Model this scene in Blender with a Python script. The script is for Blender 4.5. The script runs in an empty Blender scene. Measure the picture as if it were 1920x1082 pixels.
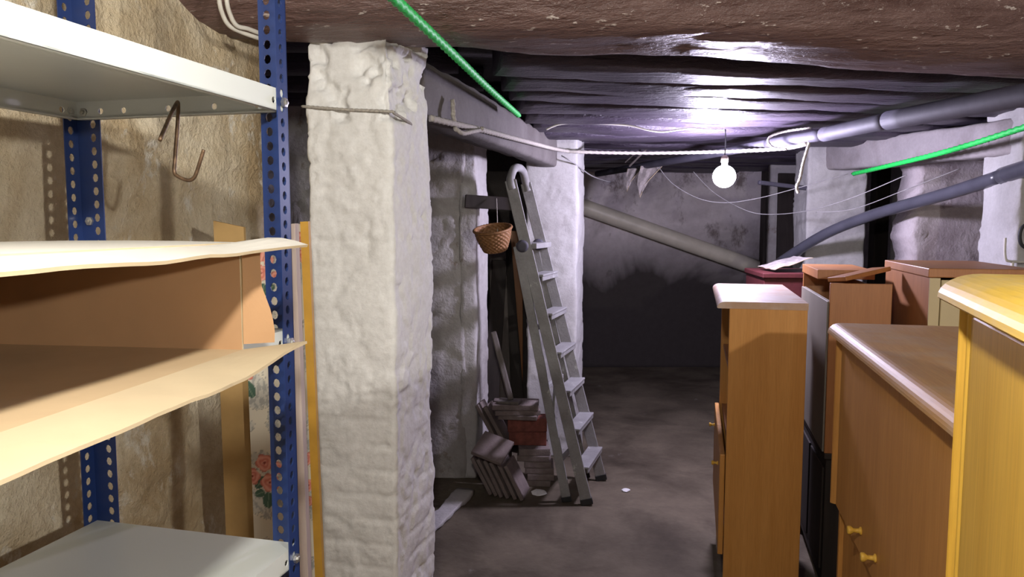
import bpy, bmesh, math, random
from mathutils import Vector, Matrix, noise
random.seed(7)
S = bpy.context.scene
C = S.collection
rad = math.radians
# ------------------------------------------------------------------ camera, world, exposure
F = 1920 * 26 / 36.0
H = 1.55
PITCH = rad(5.0)
cam = bpy.data.objects.new('camera', bpy.data.cameras.new('camera'))
C.objects.link(cam)
cam.data.lens = 26; cam.data.sensor_width = 36; cam.data.clip_start = 0.02
cam.location = (0, 0, H); cam.rotation_euler = (math.pi/2 - PITCH, 0, 0)
S.camera = cam
W = bpy.data.worlds.new('world'); S.world = W; W.use_nodes = True
W.node_tree.nodes['Background'].inputs[0].default_value = (0.5, 0.5, 0.6, 1)
W.node_tree.nodes['Background'].inputs[1].default_value = 0.03
S.view_settings.view_transform = 'Standard'
S.view_settings.look = 'None'
S.view_settings.exposure = 0.0
S.view_settings.gamma = 1.0
S.view_settings.use_curve_mapping = False
NEAR_POS = (-0.07, 0.20, 1.99); NEAR_STRENGTH = 1450; NEAR_COL = (1.0, 0.95, 0.87)
SIDE_POS = (1.25, -0.70, 1.86); SIDE_STRENGTH = 2500
FAR_STRENGTH = 850; FAR_COL = (0.80, 0.74, 1.0)

# ------------------------------------------------------------------ placement helpers (metres; pinhole of the 26 mm lens)
def ray(px, py):
    xc = (px-960)/F; yc = (541-py)/F
    return Vector((xc, math.cos(PITCH)+yc*math.sin(PITCH), -math.sin(PITCH)+yc*math.cos(PITCH)))
def PY(px, py, Y):
    d = ray(px, py); t = Y/d.y
    return Vector((d.x*t, Y, H+d.z*t))
def PZ(px, py, z):
    d = ray(px, py); t = (z-H)/d.z
    return Vector((d.x*t, d.y*t, z))
AX = rad(14)                                   # direction of the long walls, to the right of the view axis
UA = Vector((math.sin(AX), math.cos(AX), 0)); VA = Vector((math.cos(AX), -math.sin(AX), 0))

# ------------------------------------------------------------------ materials
def newmat(name):
    m = bpy.data.materials.new(name); m.use_nodes = True
    nt = m.node_tree; b = nt.nodes['Principled BSDF']
    return m, nt, b
def N(nt, t, **k):
    n = nt.nodes.new(t)
    for a, v in k.items(): setattr(n, a, v)
    return n
def c4(c): return (c[0], c[1], c[2], 1)
def ramp(nt, fac, stops, interp='LINEAR'):
    r = N(nt, 'ShaderNodeValToRGB'); r.color_ramp.interpolation = interp
    el = r.color_ramp.elements
    while len(el) < len(stops): el.new(0.5)
    for e, (p, c) in zip(el, stops): e.position = p; e.color = c4(c) if not isinstance(c, (int, float)) else (c, c, c, 1)
    nt.links.new(fac, r.inputs[0]); return r.outputs[0]
def coords(nt, scale=(1,1,1), world=False):
    tc = N(nt, 'ShaderNodeTexCoord'); mp = N(nt, 'ShaderNodeMapping'); mp.inputs['Scale'].default_value = scale
    nt.links.new(tc.outputs['Object'], mp.inputs[0]); return mp.outputs[0]
def noiset(nt, vec, scale, detail=4, rough=0.55, dist=0.0):
    n = N(nt, 'ShaderNodeTexNoise'); n.inputs['Scale'].default_value = scale; n.inputs['Detail'].default_value = detail
    n.inputs['Roughness'].default_value = rough; n.inputs['Distortion'].default_value = dist
    nt.links.new(vec, n.inputs['Vector']); return n.outputs['Fac']
def mixc(nt, fac, a, b, mode='MIX'):
    m = N(nt, 'ShaderNodeMix', data_type='RGBA', blend_type=mode)
    for s, v in ((m.inputs[0], fac), (m.inputs[6], a), (m.inputs[7], b)):
        if isinstance(v, (tuple, list)): s.default_value = c4(v)
        elif isinstance(v, (int, float)): s.default_value = v
        else: nt.links.new(v, s)
    return m.outputs[2]
def bump(nt, b, h, strength=0.4, dist=0.01):
    n = N(nt, 'ShaderNodeBump'); n.inputs['Strength'].default_value = strength; n.inputs['Distance'].default_value = dist
    nt.links.new(h, n.inputs['Height']); nt.links.new(n.outputs[0], b.inputs['Normal'])
def plain(name, col, rough=0.6, metal=0.0, var=0.12, scale=30, spec=0.5, bumps=0.0):
    m, nt, b = newmat(name); v = coords(nt)
    f = noiset(nt, v, scale, 5)
    lo = tuple(c*(1-var) for c in col); hi = tuple(min(1, c*(1+var)) for c in col)
    nt.links.new(ramp(nt, f, [(0.3, lo), (0.7, hi)]), b.inputs['Base Color'])
    b.inputs['Roughness'].default_value = rough; b.inputs['Metallic'].default_value = metal
    b.inputs['Specular IOR Level'].default_value = spec
    if bumps: bump(nt, b, f, bumps, 0.004)
    return m
def wood(name, dark, light, grain=(14, 14, 0.9), rough=0.4, dust=0.0, dustcol=(0.55,0.5,0.47), spec=0.4, bumps=0.03):
    m, nt, b = newmat(name); v = coords(nt, grain)
    f1 = noiset(nt, v, 2.2, 5, 0.6, 0.4)
    v2 = coords(nt, tuple(g*6 for g in grain)); f2 = noiset(nt, v2, 3.0, 3, 0.6)
    col = ramp(nt, f1, [(0.25, dark), (0.75, light)])
    col = mixc(nt, 0.16, col, ramp(nt, f2, [(0.35, (0.25,0.2,0.18)), (0.65, (1,1,1))]), 'MULTIPLY')
    if dust:
        v3 = coords(nt, (1,1,1)); f3 = noiset(nt, v3, 6, 5, 0.6)
        d = ramp(nt, f3, [(0.42, 0.0 if dust < 0.5 else 0.35), (0.58, dust)])
        col = mixc(nt, d, col, dustcol)
    nt.links.new(col, b.inputs['Base Color'])
    b.inputs['Roughness'].default_value = rough; b.inputs['Specular IOR Level'].default_value = spec
    if bumps: bump(nt, b, f2, bumps, 0.003)
    return m
def plaster(name, base, pale, stain, stainamt=0.5, scale=3.0, rough=0.9, bstr=0.5, stain2=None, s2=(0.6, 0.7), lowdark=None):
    m, nt, b = newmat(name); v = coords(nt)
    f1 = noiset(nt, v, scale, 6, 0.6, 0.3); f2 = noiset(nt, v, scale*0.55, 5, 0.62, 0.6); f3 = noiset(nt, v, scale*14, 4, 0.65)
    col = ramp(nt, f1, [(0.3, base), (0.7, pale)])
    col = mixc(nt, ramp(nt, f2, [(0.48, 0.0), (0.66, stainamt)]), col, stain)
    if stain2:
        f4 = noiset(nt, coords(nt, (1.3, 1.1, 0.8)), scale*1.2, 7, 0.7, 0.2)
        col = mixc(nt, ramp(nt, f4, [(s2[0], 0.0), (s2[1], 0.85)]), col, stain2)
    if lowdark:                                # darker lower zone with its own ragged edge
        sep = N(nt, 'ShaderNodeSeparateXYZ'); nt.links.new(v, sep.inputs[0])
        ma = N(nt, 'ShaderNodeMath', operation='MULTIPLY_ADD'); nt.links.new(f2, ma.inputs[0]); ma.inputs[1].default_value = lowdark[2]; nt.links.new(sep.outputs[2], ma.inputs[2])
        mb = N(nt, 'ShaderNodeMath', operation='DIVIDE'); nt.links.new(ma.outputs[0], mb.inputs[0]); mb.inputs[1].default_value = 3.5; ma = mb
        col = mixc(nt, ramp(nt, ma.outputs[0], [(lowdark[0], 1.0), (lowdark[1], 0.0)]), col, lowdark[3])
    col = mixc(nt, 0.25, col, ramp(nt, f3, [(0.3, (0.55,0.53,0.5)), (0.65, (1,1,1))]), 'MULTIPLY')
    nt.links.new(col, b.inputs['Base Color'])
    b.inputs['Roughness'].default_value = rough; b.inputs['Specular IOR Level'].default_value = 0.2
    a = N(nt, 'ShaderNodeMath', operation='ADD'); nt.links.new(f3, a.inputs[0]); nt.links.new(f1, a.inputs[1])
    bump(nt, b, a.outputs[0], bstr, 0.012)
    return m
def emit(name, col, strength):
    m, nt, b = newmat(name)
    b.inputs['Base Color'].default_value = c4((0.8,0.8,0.8)); b.inputs['Emission Color'].default_value = c4(col); b.inputs['Emission Strength'].default_value = strength
    return m

M = {}
M['stone'] = plaster('stone plaster', (0.54,0.43,0.27), (0.76,0.69,0.54), (0.36,0.26,0.14), 0.8, 4.6, 0.92, 0.9, (0.72,0.69,0.61), (0.56, 0.62))
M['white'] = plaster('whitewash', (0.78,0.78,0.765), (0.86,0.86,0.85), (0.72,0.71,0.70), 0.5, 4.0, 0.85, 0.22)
M['white_far'] = plaster('toned down whitewash', (0.42,0.41,0.40), (0.50,0.49,0.48), (0.33,0.31,0.30), 0.5, 4.0, 0.9, 0.25)  # whitewash copy dimmed in its colour where the globe bulb overexposes
M['niche'] = plaster('dirty grey plaster', (0.40,0.38,0.37), (0.52,0.50,0.49), (0.22,0.19,0.17), 0.55, 2.6, 0.9, 0.5, (0.17,0.12,0.06), (0.60, 0.68))
M['backwall'] = plaster('patchy plaster', (0.62,0.56,0.57), (0.76,0.70,0.71), (0.13,0.10,0.10), 0.7, 1.3, 0.92, 0.5, (0.20,0.16,0.15), (0.56, 0.63), (0.50, 0.66, 1.6, (0.058,0.05,0.047)))
M['rightwall'] = plaster('mouldy plaster', (0.42,0.37,0.38), (0.56,0.51,0.52), (0.18,0.14,0.14), 0.7, 3.0, 0.9, 0.5, (0.08,0.07,0.07), (0.64, 0.7))
M['floor'] = plaster('worn concrete', (0.085,0.068,0.048), (0.20,0.165,0.118), (0.050,0.038,0.027), 0.85, 2.2, 0.75, 0.35, (0.24,0.22,0.20), (0.64, 0.72))
M['lintel'] = plaster('grey painted lintel', (0.115,0.102,0.098), (0.17,0.155,0.148), (0.08,0.068,0.064), 0.6, 4.0, 0.8, 0.3)
M['lintel_r'] = plaster('pale painted lintel', (0.27,0.25,0.25), (0.36,0.33,0.33), (0.16,0.14,0.13), 0.6, 4.0, 0.85, 0.3)
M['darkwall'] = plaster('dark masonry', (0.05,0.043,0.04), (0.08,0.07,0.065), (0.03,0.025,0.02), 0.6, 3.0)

def beam_mat(name, a, b_, spk, rough, grain=(0.7, 7, 7), spkr=(0.68,0.74)):
    m, nt, b = newmat(name); v = coords(nt, grain)
    f1 = noiset(nt, v, 2.0, 6, 0.65, 0.5); f2 = noiset(nt, coords(nt, (6, 16, 16)), 3.0, 4, 0.7)
    col = ramp(nt, f1, [(0.3, a), (0.7, b_)])
    col = mixc(nt, ramp(nt, f2, [(spkr[0], 0.0), (spkr[1], 0.8)]), col, spk)
    nt.links.new(col, b.inputs['Base Color']); b.inputs['Roughness'].default_value = rough
    ad = N(nt, 'ShaderNodeMath', operation='ADD'); nt.links.new(f1, ad.inputs[0]); nt.links.new(f2, ad.inputs[1])
    bump(nt, b, ad.outputs[0], 0.8, 0.015)
    return m
M['beam'] = beam_mat('painted log', (0.075,0.036,0.030), (0.20,0.125,0.112), (0.62,0.54,0.50), 0.42, (0.7,9,9), (0.63,0.67))
M['joist'] = beam_mat('flare tinted varnished joist', (0.034,0.026,0.042), (0.070,0.055,0.080), (0.13,0.11,0.13), 0.45, (0.8, 14, 14), (0.72, 0.8))  # violet tint in the base colour stands in for lens flare
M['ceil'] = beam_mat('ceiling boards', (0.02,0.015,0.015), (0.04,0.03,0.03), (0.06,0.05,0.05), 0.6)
M['oak'] = wood('orange oak veneer', (0.46,0.205,0.045), (0.58,0.28,0.075), (10,10,0.6), 0.5, spec=0.3)
M['oak_top'] = wood('dusty oak top', (0.33,0.15,0.05), (0.43,0.22,0.08), (10,0.6,10), 0.6, 0.75, (0.50,0.42,0.38), 0.25)
M['oak_top2'] = wood('oak top', (0.44,0.22,0.065), (0.54,0.30,0.10), (10,0.6,10), 0.5, 0.25, (0.42,0.36,0.30), 0.25)
M['oak_y'] = wood('honey oak veneer', (0.64,0.36,0.045), (0.78,0.48,0.08), (10,10,0.5), 0.45, spec=0.3)
M['oak_ytop'] = wood('honey oak top', (0.66,0.42,0.05), (0.78,0.52,0.08), (10,0.6,10), 0.5, 0.4, (0.55,0.45,0.3), 0.25)
M['redoak'] = wood('reddish veneer', (0.34,0.135,0.045), (0.44,0.19,0.065), (9,9,0.6), 0.45)
M['cream'] = plain('cream laminate', (0.50,0.40,0.22), 0.5, var=0.05, scale=8)
M['greylam'] = plain('grey laminate', (0.20,0.18,0.145), 0.55, var=0.08, scale=6)
M['darkwood'] = wood('dark old wood', (0.014,0.010,0.008), (0.036,0.026,0.021), (12,12,1), 0.7)
M['oldwood'] = wood('weathered wood', (0.10,0.085,0.075), (0.19,0.165,0.15), (14,14,1), 0.8)
M['redpaint'] = plain('dark red paint', (0.085,0.016,0.018), 0.5, var=0.2)
M['blue'] = plain('blue enamel', (0.013,0.032,0.125), 0.36, var=0.06, scale=12)
M['steel_white'] = plain('white enamel steel', (0.58,0.61,0.59), 0.38, var=0.02, scale=5)
M['zinc'] = plain('zinc', (0.6,0.6,0.58), 0.35, 0.9, 0.1)
M['rust'] = plain('rusty wire', (0.16,0.10,0.06), 0.5, 0.6, 0.5, 60)
M['alu'] = plaster('paint splashed aluminium', (0.25,0.245,0.245), (0.35,0.345,0.34), (0.19,0.18,0.175), 0.6, 7.0, 0.45, 0.15, (0.52,0.51,0.50), (0.62,0.66))
M['rubber'] = plain('black rubber', (0.015,0.015,0.016), 0.6)
M['card'] = plain('brown cardboard', (0.38,0.225,0.115), 0.85, var=0.06, scale=10, spec=0.2)
M['card_m'] = plain('mid cardboard', (0.50,0.37,0.22), 0.85, var=0.05, scale=10, spec=0.2)
M['card_l'] = plain('pale cardboard', (0.52,0.42,0.27), 0.85, var=0.05, scale=10, spec=0.2)
M['card_w'] = plain('white cardboard', (0.60,0.57,0.51), 0.75, var=0.04, scale=10, spec=0.2)
M['fibre'] = plain('fibreboard', (0.42,0.27,0.11), 0.85, var=0.08, scale=20, spec=0.2)
M['pinkwood'] = wood('pale pink primer wood', (0.50,0.40,0.35), (0.60,0.50,0.45), (14,14,1), 0.8)
M['ochre'] = plain('ochre painted edge', (0.50,0.27,0.03), 0.6, var=0.15, scale=14)
M['pvc'] = plain('cream pvc', (0.66,0.61,0.50), 0.45, var=0.1, scale=8)
M['pipe'] = plain('grey pipe', (0.075,0.075,0.095), 0.28, var=0.15, scale=9)
M['pipe_d'] = plain('dusty dark pipe', (0.062,0.058,0.078), 0.68, var=0.25, scale=9)
M['green'] = plain('green rope', (0.02,0.62,0.10), 0.55, var=0.25, scale=160)
M['rope'] = plain('white hemp rope', (0.38,0.35,0.31), 0.9, var=0.25, scale=140)
M['wire'] = plain('thin grey wire', (0.30,0.29,0.29), 0.5, var=0.2)
M['cable'] = plain('white cable', (0.62,0.60,0.54), 0.5, var=0.08)
M['wicker'] = wood('wicker', (0.17,0.075,0.026), (0.34,0.17,0.065), (30,30,30), 0.6)
M['tile'] = plaster('dusty clay tile', (0.17,0.135,0.125), (0.25,0.205,0.19), (0.12,0.09,0.08), 0.6, 9.0, 0.9, 0.4, (0.36,0.33,0.31), (0.62, 0.7))
M['brick'] = plain('red brick', (0.17,0.05,0.035), 0.85, var=0.3, scale=30, bumps=0.3)
M['rag'] = plain('dusty cobweb rag', (0.27,0.24,0.23), 0.95, var=0.3)
M['brass'] = plain('bronze socket', (0.25,0.2,0.16), 0.4, 0.7)
M['blackcord'] = plain('black cord', (0.02,0.02,0.022), 0.6)
M['bulb_far'] = emit('lit globe', FAR_COL, FAR_STRENGTH)
M['bulb_near'] = emit('lit bulb', NEAR_COL, NEAR_STRENGTH)
M['bulb_side'] = emit('lit side bulb', NEAR_COL, SIDE_STRENGTH)

# ------------------------------------------------------------------ mesh helpers
def tag(o, label=None, cat=None, group=None, kind=None):
    if label: o['label'] = label
    if cat: o['category'] = cat
    if group: o['group'] = group
    if kind: o['kind'] = kind
    return o
def mesh_obj(name, verts, faces, mat, parent=None, smooth=False, base=True, mats=None, fmat=None):
    verts = [Vector(v) for v in verts]
    off = Vector((0,0,0))
    if parent is None and base:
        lo = [min(v[i] for v in verts) for i in range(3)]; hi = [max(v[i] for v in verts) for i in range(3)]
        off = Vector(((lo[0]+hi[0])/2, (lo[1]+hi[1])/2, lo[2]))
        verts = [v-off for v in verts]
    me = bpy.data.meshes.new(name); me.from_pydata(verts, [], faces); me.update()
    if mats:
        for q in mats: me.materials.append(q)
        if fmat: me.polygons.foreach_set('material_index', fmat)
    elif mat: me.materials.append(mat)
    if smooth: me.polygons.foreach_set('use_smooth', [True]*len(me.polygons))
    o = bpy.data.objects.new(name, me); C.objects.link(o); o.location = off
    if parent: o.parent = parent
    return o
def bm_obj(name, bm, mat, parent=None, smooth=False, base=True):
    bmesh.ops.recalc_face_normals(bm, faces=bm.faces)
    bm.verts.index_update()
    vs = [v.co.copy() for v in bm.verts]; fs = [[v.index for v in f.verts] for f in bm.faces]; bm.free()
    return mesh_obj(name, vs, fs, mat, parent, smooth, base)
def empty(name, loc, rz=0, label=None, cat=None, group=None):
    o = bpy.data.objects.new(name, None); C.objects.link(o); o.empty_display_size = 0.1
    o.location = loc; o.rotation_euler = (0, 0, rz); tag(o, label, cat, group); return o
def bmbox(bm, lo, hi, bev=0.0, mtx=None, seg=2):
    vs = [bm.verts.new((x, y, z)) for x in (lo[0], hi[0]) for y in (lo[1], hi[1]) for z in (lo[2], hi[2])]
    q = [(0,1,3,2),(4,6,7,5),(0,4,5,1),(2,3,7,6),(0,2,6,4),(1,5,7,3)]
    fs = [bm.faces.new([vs[i] for i in f]) for f in q]
    geo = vs
    if bev > 0:
        es = list({e for f in fs for e in f.edges})
        r = bmesh.ops.bevel(bm, geom=es, offset=bev, segments=seg, affect='EDGES', profile=0.5)
        geo = list({v for f in r['faces'] for v in f.verts} | {v for v in vs if v.is_valid})
    if mtx is not None: bmesh.ops.transform(bm, matrix=mtx, verts=[v for v in geo if v.is_valid])
    return geo
def box(name, lo, hi, mat, parent=None, bev=0.002, mtx=None):
    bm = bmesh.new(); bmbox(bm, lo, hi, bev, mtx); return bm_obj(name, bm, mat, parent)
def frame_of(d, up=Vector((0,0,1))):
    d = d.normalized(); s = d.cross(up)
    if s.length < 1e-4: s = d.cross(Vector((0,1,0)))
    s.normalize(); return d, s, s.cross(d).normalized()
def bar(name, a, b, w, t, side, mat, parent=None, bev=0.003):
    """oriented bar from a to b, width w along side, thickness t across"""
    a = Vector(a); b = Vector(b); d = (b-a); L = d.length; d.normalize()
    s = (Vector(side)-d*d.dot(Vector(side))).normalized(); n = d.cross(s)
    mtx = Matrix((( s.x, n.x, d.x, a.x), (s.y, n.y, d.y, a.y), (s.z, n.z, d.z, a.z), (0,0,0,1)))
    bm = bmesh.new(); bmbox(bm, (-w/2, -t/2, 0), (w/2, t/2, L), bev, mtx); return bm_obj(name, bm, mat, parent)
def smooth_path(pts, n=8):
    pts = [Vector(p) for p in pts]
    if len(pts) < 3: return pts
    out = []
    for i in range(len(pts)-1):
        p0 = pts[max(i-1,0)]; p1 = pts[i]; p2 = pts[i+1]; p3 = pts[min(i+2,len(pts)-1)]
        for k in range(n):
            t = k/n
            out.append(0.5*((2*p1)+(p2-p0)*t+(2*p0-5*p1+4*p2-p3)*t*t+(3*p1-p0-3*p2+p3)*t**3))
    out.append(pts[-1]); return out
def tube_data(path, r, seg=8, twist=0.0, strand=0.0, cap=True, r1=None):
    V = []; Fc = []; n = len(path); prev = None; acc = 0
    for i, p in enumerate(path):
        d = (path[min(i+1,n-1)]-path[max(i-1,0)]).normalized()
        if prev is None: _, s, u = frame_of(d)
        else:
            s = (prev-d*d.dot(prev)).normalized(); u = s.cross(d)
        prev = s
        if i: acc += (p-path[i-1]).length
        rr = r if r1 is None else r+(r1-r)*i/(n-1)
        for k in range(seg):
            a = 2*math.pi*k/seg
            q = rr*(1+strand*math.cos(3*(a+acc*twist)))
            V.append(p+s*math.cos(a)*q+u*math.sin(a)*q)
    for i in range(n-1):
        for k in range(seg):
            a = i*seg+k; b = i*seg+(k+1)%seg; Fc.append((a, b, b+seg, a+seg))
    if cap: Fc.append(tuple(range(seg))[::-1]); Fc.append(tuple(range((n-1)*seg, n*seg)))
    return V, Fc
def resample(path, step):
    out = [path[0]]
    for a, b in zip(path[:-1], path[1:]):
        k = max(1, int((b-a).length/step))
        out += [a+(b-a)*((j+1)/k) for j in range(k)]
    return out
def tube(name, pts, r, mat, parent=None, seg=8, n=8, r1=None):
    V, Fc = tube_data(smooth_path(pts, n), r, seg, r1=r1); return mesh_obj(name, V, Fc, mat, parent, True)
def rope(name, pts, r, mat, parent=None, n=8):
    V, Fc = tube_data(resample(smooth_path(pts, n), r*0.9), r, 12, twist=0.55/r, strand=0.22); return mesh_obj(name, V, Fc, mat, parent, True)
def lathe(name, prof, mat, parent=None, seg=24, mtx=None, smooth=True):
    V = []; Fc = []
    for (r, z) in prof:
        for k in range(seg): a = 2*math.pi*k/seg; V.append(Vector((r*math.cos(a), r*math.sin(a), z)))
    for i in range(len(prof)-1):
        for k in range(seg): a = i*seg+k; b = i*seg+(k+1)%seg; Fc.append((a, b, b+seg, a+seg))
    Fc.append(tuple(range(seg))[::-1]); Fc.append(tuple(range((len(prof)-1)*seg, len(prof)*seg)))
    if mtx is not None: V = [mtx @ v for v in V]
    return mesh_obj(name, V, Fc, mat, parent, smooth)
def fbm(p, o=4): return noise.fractal(p, 0.9, 2.1, o)
def sstep(x, a, b):
    t = min(1, max(0, (x-a)/(b-a))); return t*t*(3-2*t)
def relief(p, amp, lump=3.0):
    """trowelled plaster: broad lumps, layered patch edges, fine grit"""
    a = fbm(p*lump*0.55, 2)*amp
    q = fbm(p*lump*1.1+Vector((7.1, 3.3, 1.9)), 5)
    a += amp*0.45*sstep(q, 0.10, 0.14) - amp*0.4*sstep(q, -0.34, -0.30)
    r = abs(fbm(Vector((p.x*lump*1.6, p.y*lump*1.6, p.z*lump*0.9))+Vector((2.7, 8.3, 5.5)), 4))
    a -= amp*0.5*(1-sstep(r, 0.0, 0.035))*sstep(q, -0.1, 0.2)
    a += fbm(p*lump*7+Vector((1,9,4)), 3)*amp*0.07
    return a
def wall_grid(name, a, b, z0, z1, nrm, mat, amp=0.012, step=0.03, thick=0.2, lump=2.5, ragged=0.0, kind='structure', label=None, cat=None):
    """plaster slab between ground points a and b; relief on the face towards nrm, thickness away from it"""
    a = Vector(a); b = Vector(b); nrm = Vector(nrm).normalized(); L = (b-a).length
    nx = max(2, int(L/step)); nz = max(2, int((z1-z0)/step)); V = []; Fc = []
    for j in range(nz+1):
        for i in range(nx+1):
            p = a+(b-a)*(i/nx)+Vector((0, 0, z0+(z1-z0)*j/nz))
            edge = min(1, min(i, nx-i)/3+0.0)
            q = p+nrm*relief(p, amp, lump)
            if ragged and i in (0, 1, nx-1, nx):
                q += (b-a).normalized()*fbm(p*6+Vector((3,3,3)), 4)*ragged
            V.append(q)
    m = nx+1
    for j in range(nz):
        for i in range(nx): k = j*m+i; Fc.append((k, k+1, k+m+1, k+m))
    # rim to the back
    rim = [i for i in range(m)]+[j*m+nx for j in range(1, nz+1)]+[nz*m+i for i in range(nx-1, -1, -1)]+[j*m for j in range(nz-1, 0, -1)]
    st = len(V); V += [V[r]-nrm*thick for r in rim]; n = len(rim)
    for k in range(n): Fc.append((rim[k], st+k, st+(k+1) % n, rim[(k+1) % n]))
    Fc.append(tuple(range(st+n-1, st-1, -1)))
    bm = bmesh.new(); vs = [bm.verts.new(v) for v in V]
    for f in Fc: bm.faces.new([vs[i] for i in f])
    o = bm_obj(name, bm, mat, None, True); 
    return tag(o, label, cat, kind=kind)
def pillar(name, corner, u, v, wu, wv, z0, z1, mat, amp, label, cat='pillar', step=0.014, lump=4.0, extra=None, round_=0.018):
    """square masonry pillar: near corner, footprint directions u (width wu) and v (depth wv)"""
    u = Vector(u).normalized(); v = Vector(v).normalized(); c = Vector(corner)+u*wu/2+v*wv/2
    per = []
    def seg(p, q):
        n = max(1, int((q-p).length/step)); return [p+(q-p)*(k/n) for k in range(n)]
    hu, hv, r = wu/2, wv/2, round_
    def arc(cx, cy, a0):
        return [Vector((cx+r*math.cos(a0+k*math.pi/8), cy+r*math.sin(a0+k*math.pi/8))) for k in range(4)]
    V2 = Vector
    for (cx, cy, a0, nx_, ny_) in ((hu-r, hv-r, 0, 0, 0), (-hu+r, hv-r, math.pi/2, 0, 0), (-hu+r, -hv+r, math.pi, 0, 0), (hu-r, -hv+r, 1.5*math.pi, 0, 0)):
        ar = arc(cx, cy, a0)
        if per: per += seg(per[-1], ar[0])[1:]
        per += ar
    per += seg(per[-1], per[0])[1:]
    n = len(per); nz = int((z1-z0)/step); V = []; Fc = []
    for j in range(nz+1):
        z = z0+(z1-z0)*j/nz
        for q in per:
            nn = Vector((q.x/hu, q.y/hv)); nn = Vector((math.copysign(abs(nn.x)**6, nn.x), math.copysign(abs(nn.y)**6, nn.y))); nn.normalize()
            p = c+u*q.x+v*q.y+Vector((0, 0, z)); nw = u*nn.x+v*nn.y
            d = relief(p, amp, lump)
            if extra: d += extra(q, z)
            V.append(p+nw*d)
    for j in range(nz):
        for i in range(n): a = j*n+i; b = j*n+(i+1) % n; Fc.append((a, b, b+n, a+n))
    Fc.append(tuple(range(n))[::-1]); Fc.append(tuple(range(nz*n, (nz+1)*n)))
    bm = bmesh.new(); vs = [bm.verts.new(p) for p in V]
    for f in Fc: bm.faces.new([vs[i] for i in f])
    return tag(bm_obj(name, bm, mat, None, True), label, cat)
def rough_beam(name, a, b, w, h, mat, parent=None, amp=0.008, seglen=0.06, roundn=4.0, base=True, zoff=True, nper=20):
    """hewn timber from a to b (centre line), superellipse section w x h"""
    a = Vector(a); b = Vector(b); d = (b-a).normalized(); s = Vector((d.y, -d.x, 0)).normalized(); u = s.cross(d).normalized()
    if u.z < 0: u = -u
    n = max(2, int((b-a).length/seglen)); V = []; Fc = []
    for i in range(n+1):
        p = a+(b-a)*(i/n)
        for k in range(nper):
            t = 2*math.pi*k/nper; cx = math.copysign(abs(math.cos(t))**(2/roundn), math.cos(t)); cy = math.copysign(abs(math.sin(t))**(2/roundn), math.sin(t))
            q = p+s*cx*w/2+u*cy*h/2
            dd = fbm(Vector((q.x*1.5, q.y*9, q.z*9)), 4)*amp+fbm(Vector((i*seglen*0.9, a.y*3.3, 5)), 2)*amp*1.2
            V.append(q+(s*cx+u*cy).normalized()*dd)
    for i in range(n):
        for k in range(nper): x = i*nper+k; y = i*nper+(k+1) % nper; Fc.append((x, y, y+nper, x+nper))
    Fc.append(tuple(range(nper))[::-1]); Fc.append(tuple(range(n*nper, (n+1)*nper)))
    bm = bmesh.new(); vs = [bm.verts.new(p) for p in V]
    for f in Fc: bm.faces.new([vs[i] for i in f])
    return bm_obj(name, bm, mat, parent, True, base)
def place_local(o, loc, rz):
    o.location = loc; o.rotation_euler = (0, 0, rz)

# ------------------------------------------------------------------ the setting
FX0, FX1, FY0, FY1 = -2.4, 3.9, -2.2, 8.1
def floor():
    st = 0.05; nx = int((FX1-FX0)/st); ny = int((FY1-FY0)/st); V = []; Fc = []
    for j in range(ny+1):
        for i in range(nx+1):
            x = FX0+(FX1-FX0)*i/nx; y = FY0+(FY1-FY0)*j/ny
            V.append((x, y, 0.006*fbm(Vector((x*1.3, y*1.3, 0)), 3)-0.006))
    for j in range(ny):
        for i in range(nx): k = j*(nx+1)+i; Fc.append((k, k+1, k+nx+2, k+nx+1))
    o = mesh_obj('floor', V, Fc, M['floor'], None, True, False); tag(o, kind='structure')
floor()
CEIL_Z = 2.24
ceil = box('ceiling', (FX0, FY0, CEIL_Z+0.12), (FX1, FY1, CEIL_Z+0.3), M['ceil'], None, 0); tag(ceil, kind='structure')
cz = Vector(ceil.location)
# left rubble wall, parallel to the shelving
LW0 = Vector((-0.405, 1.29, 0))-VA*0.56
wall_left = wall_grid('wall_left', LW0-UA*3.6, LW0+UA*0.86, -0.02, 2.36, VA, M['stone'], 0.022, 0.018, 0.35, 3.2)
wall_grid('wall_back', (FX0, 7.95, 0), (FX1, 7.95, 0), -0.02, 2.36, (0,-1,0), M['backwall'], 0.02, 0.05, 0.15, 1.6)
wall_grid('wall_right', (3.75, FY0, 0), (3.75, 8.0, 0), -0.02, 2.36, (-1,0,0), M['rightwall'], 0.015, 0.08, 0.15, 1.6)
wall_grid('wall_rear', (FX0, -2.1, 0), (FX1, -2.1, 0), -0.02, 2.36, (0,1,0), M['rightwall'], 0.015, 0.08, 0.1, 1.6)
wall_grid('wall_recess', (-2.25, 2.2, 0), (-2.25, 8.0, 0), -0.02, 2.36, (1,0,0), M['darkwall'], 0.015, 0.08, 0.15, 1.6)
# niche wall behind the left pillar, with its jamb running back
NW1 = Vector((-0.285, 4.42, 0))
wall_grid('wall_niche', (-2.2, 4.42, 0), NW1, -0.02, 2.36, (0,-1,0), M['niche'], 0.02, 0.022, 0.25, 2.4, 0.02)
# right side wall piece beyond the opening
wall_grid('wall_side', (PY(1728, 400, 4.55).x, 4.6, 0), (3.75, 4.5, 0), -0.02, 2.36, (0,-1,0), M['rightwall'], 0.02, 0.025, 0.25, 2.6, 0.04)

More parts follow.
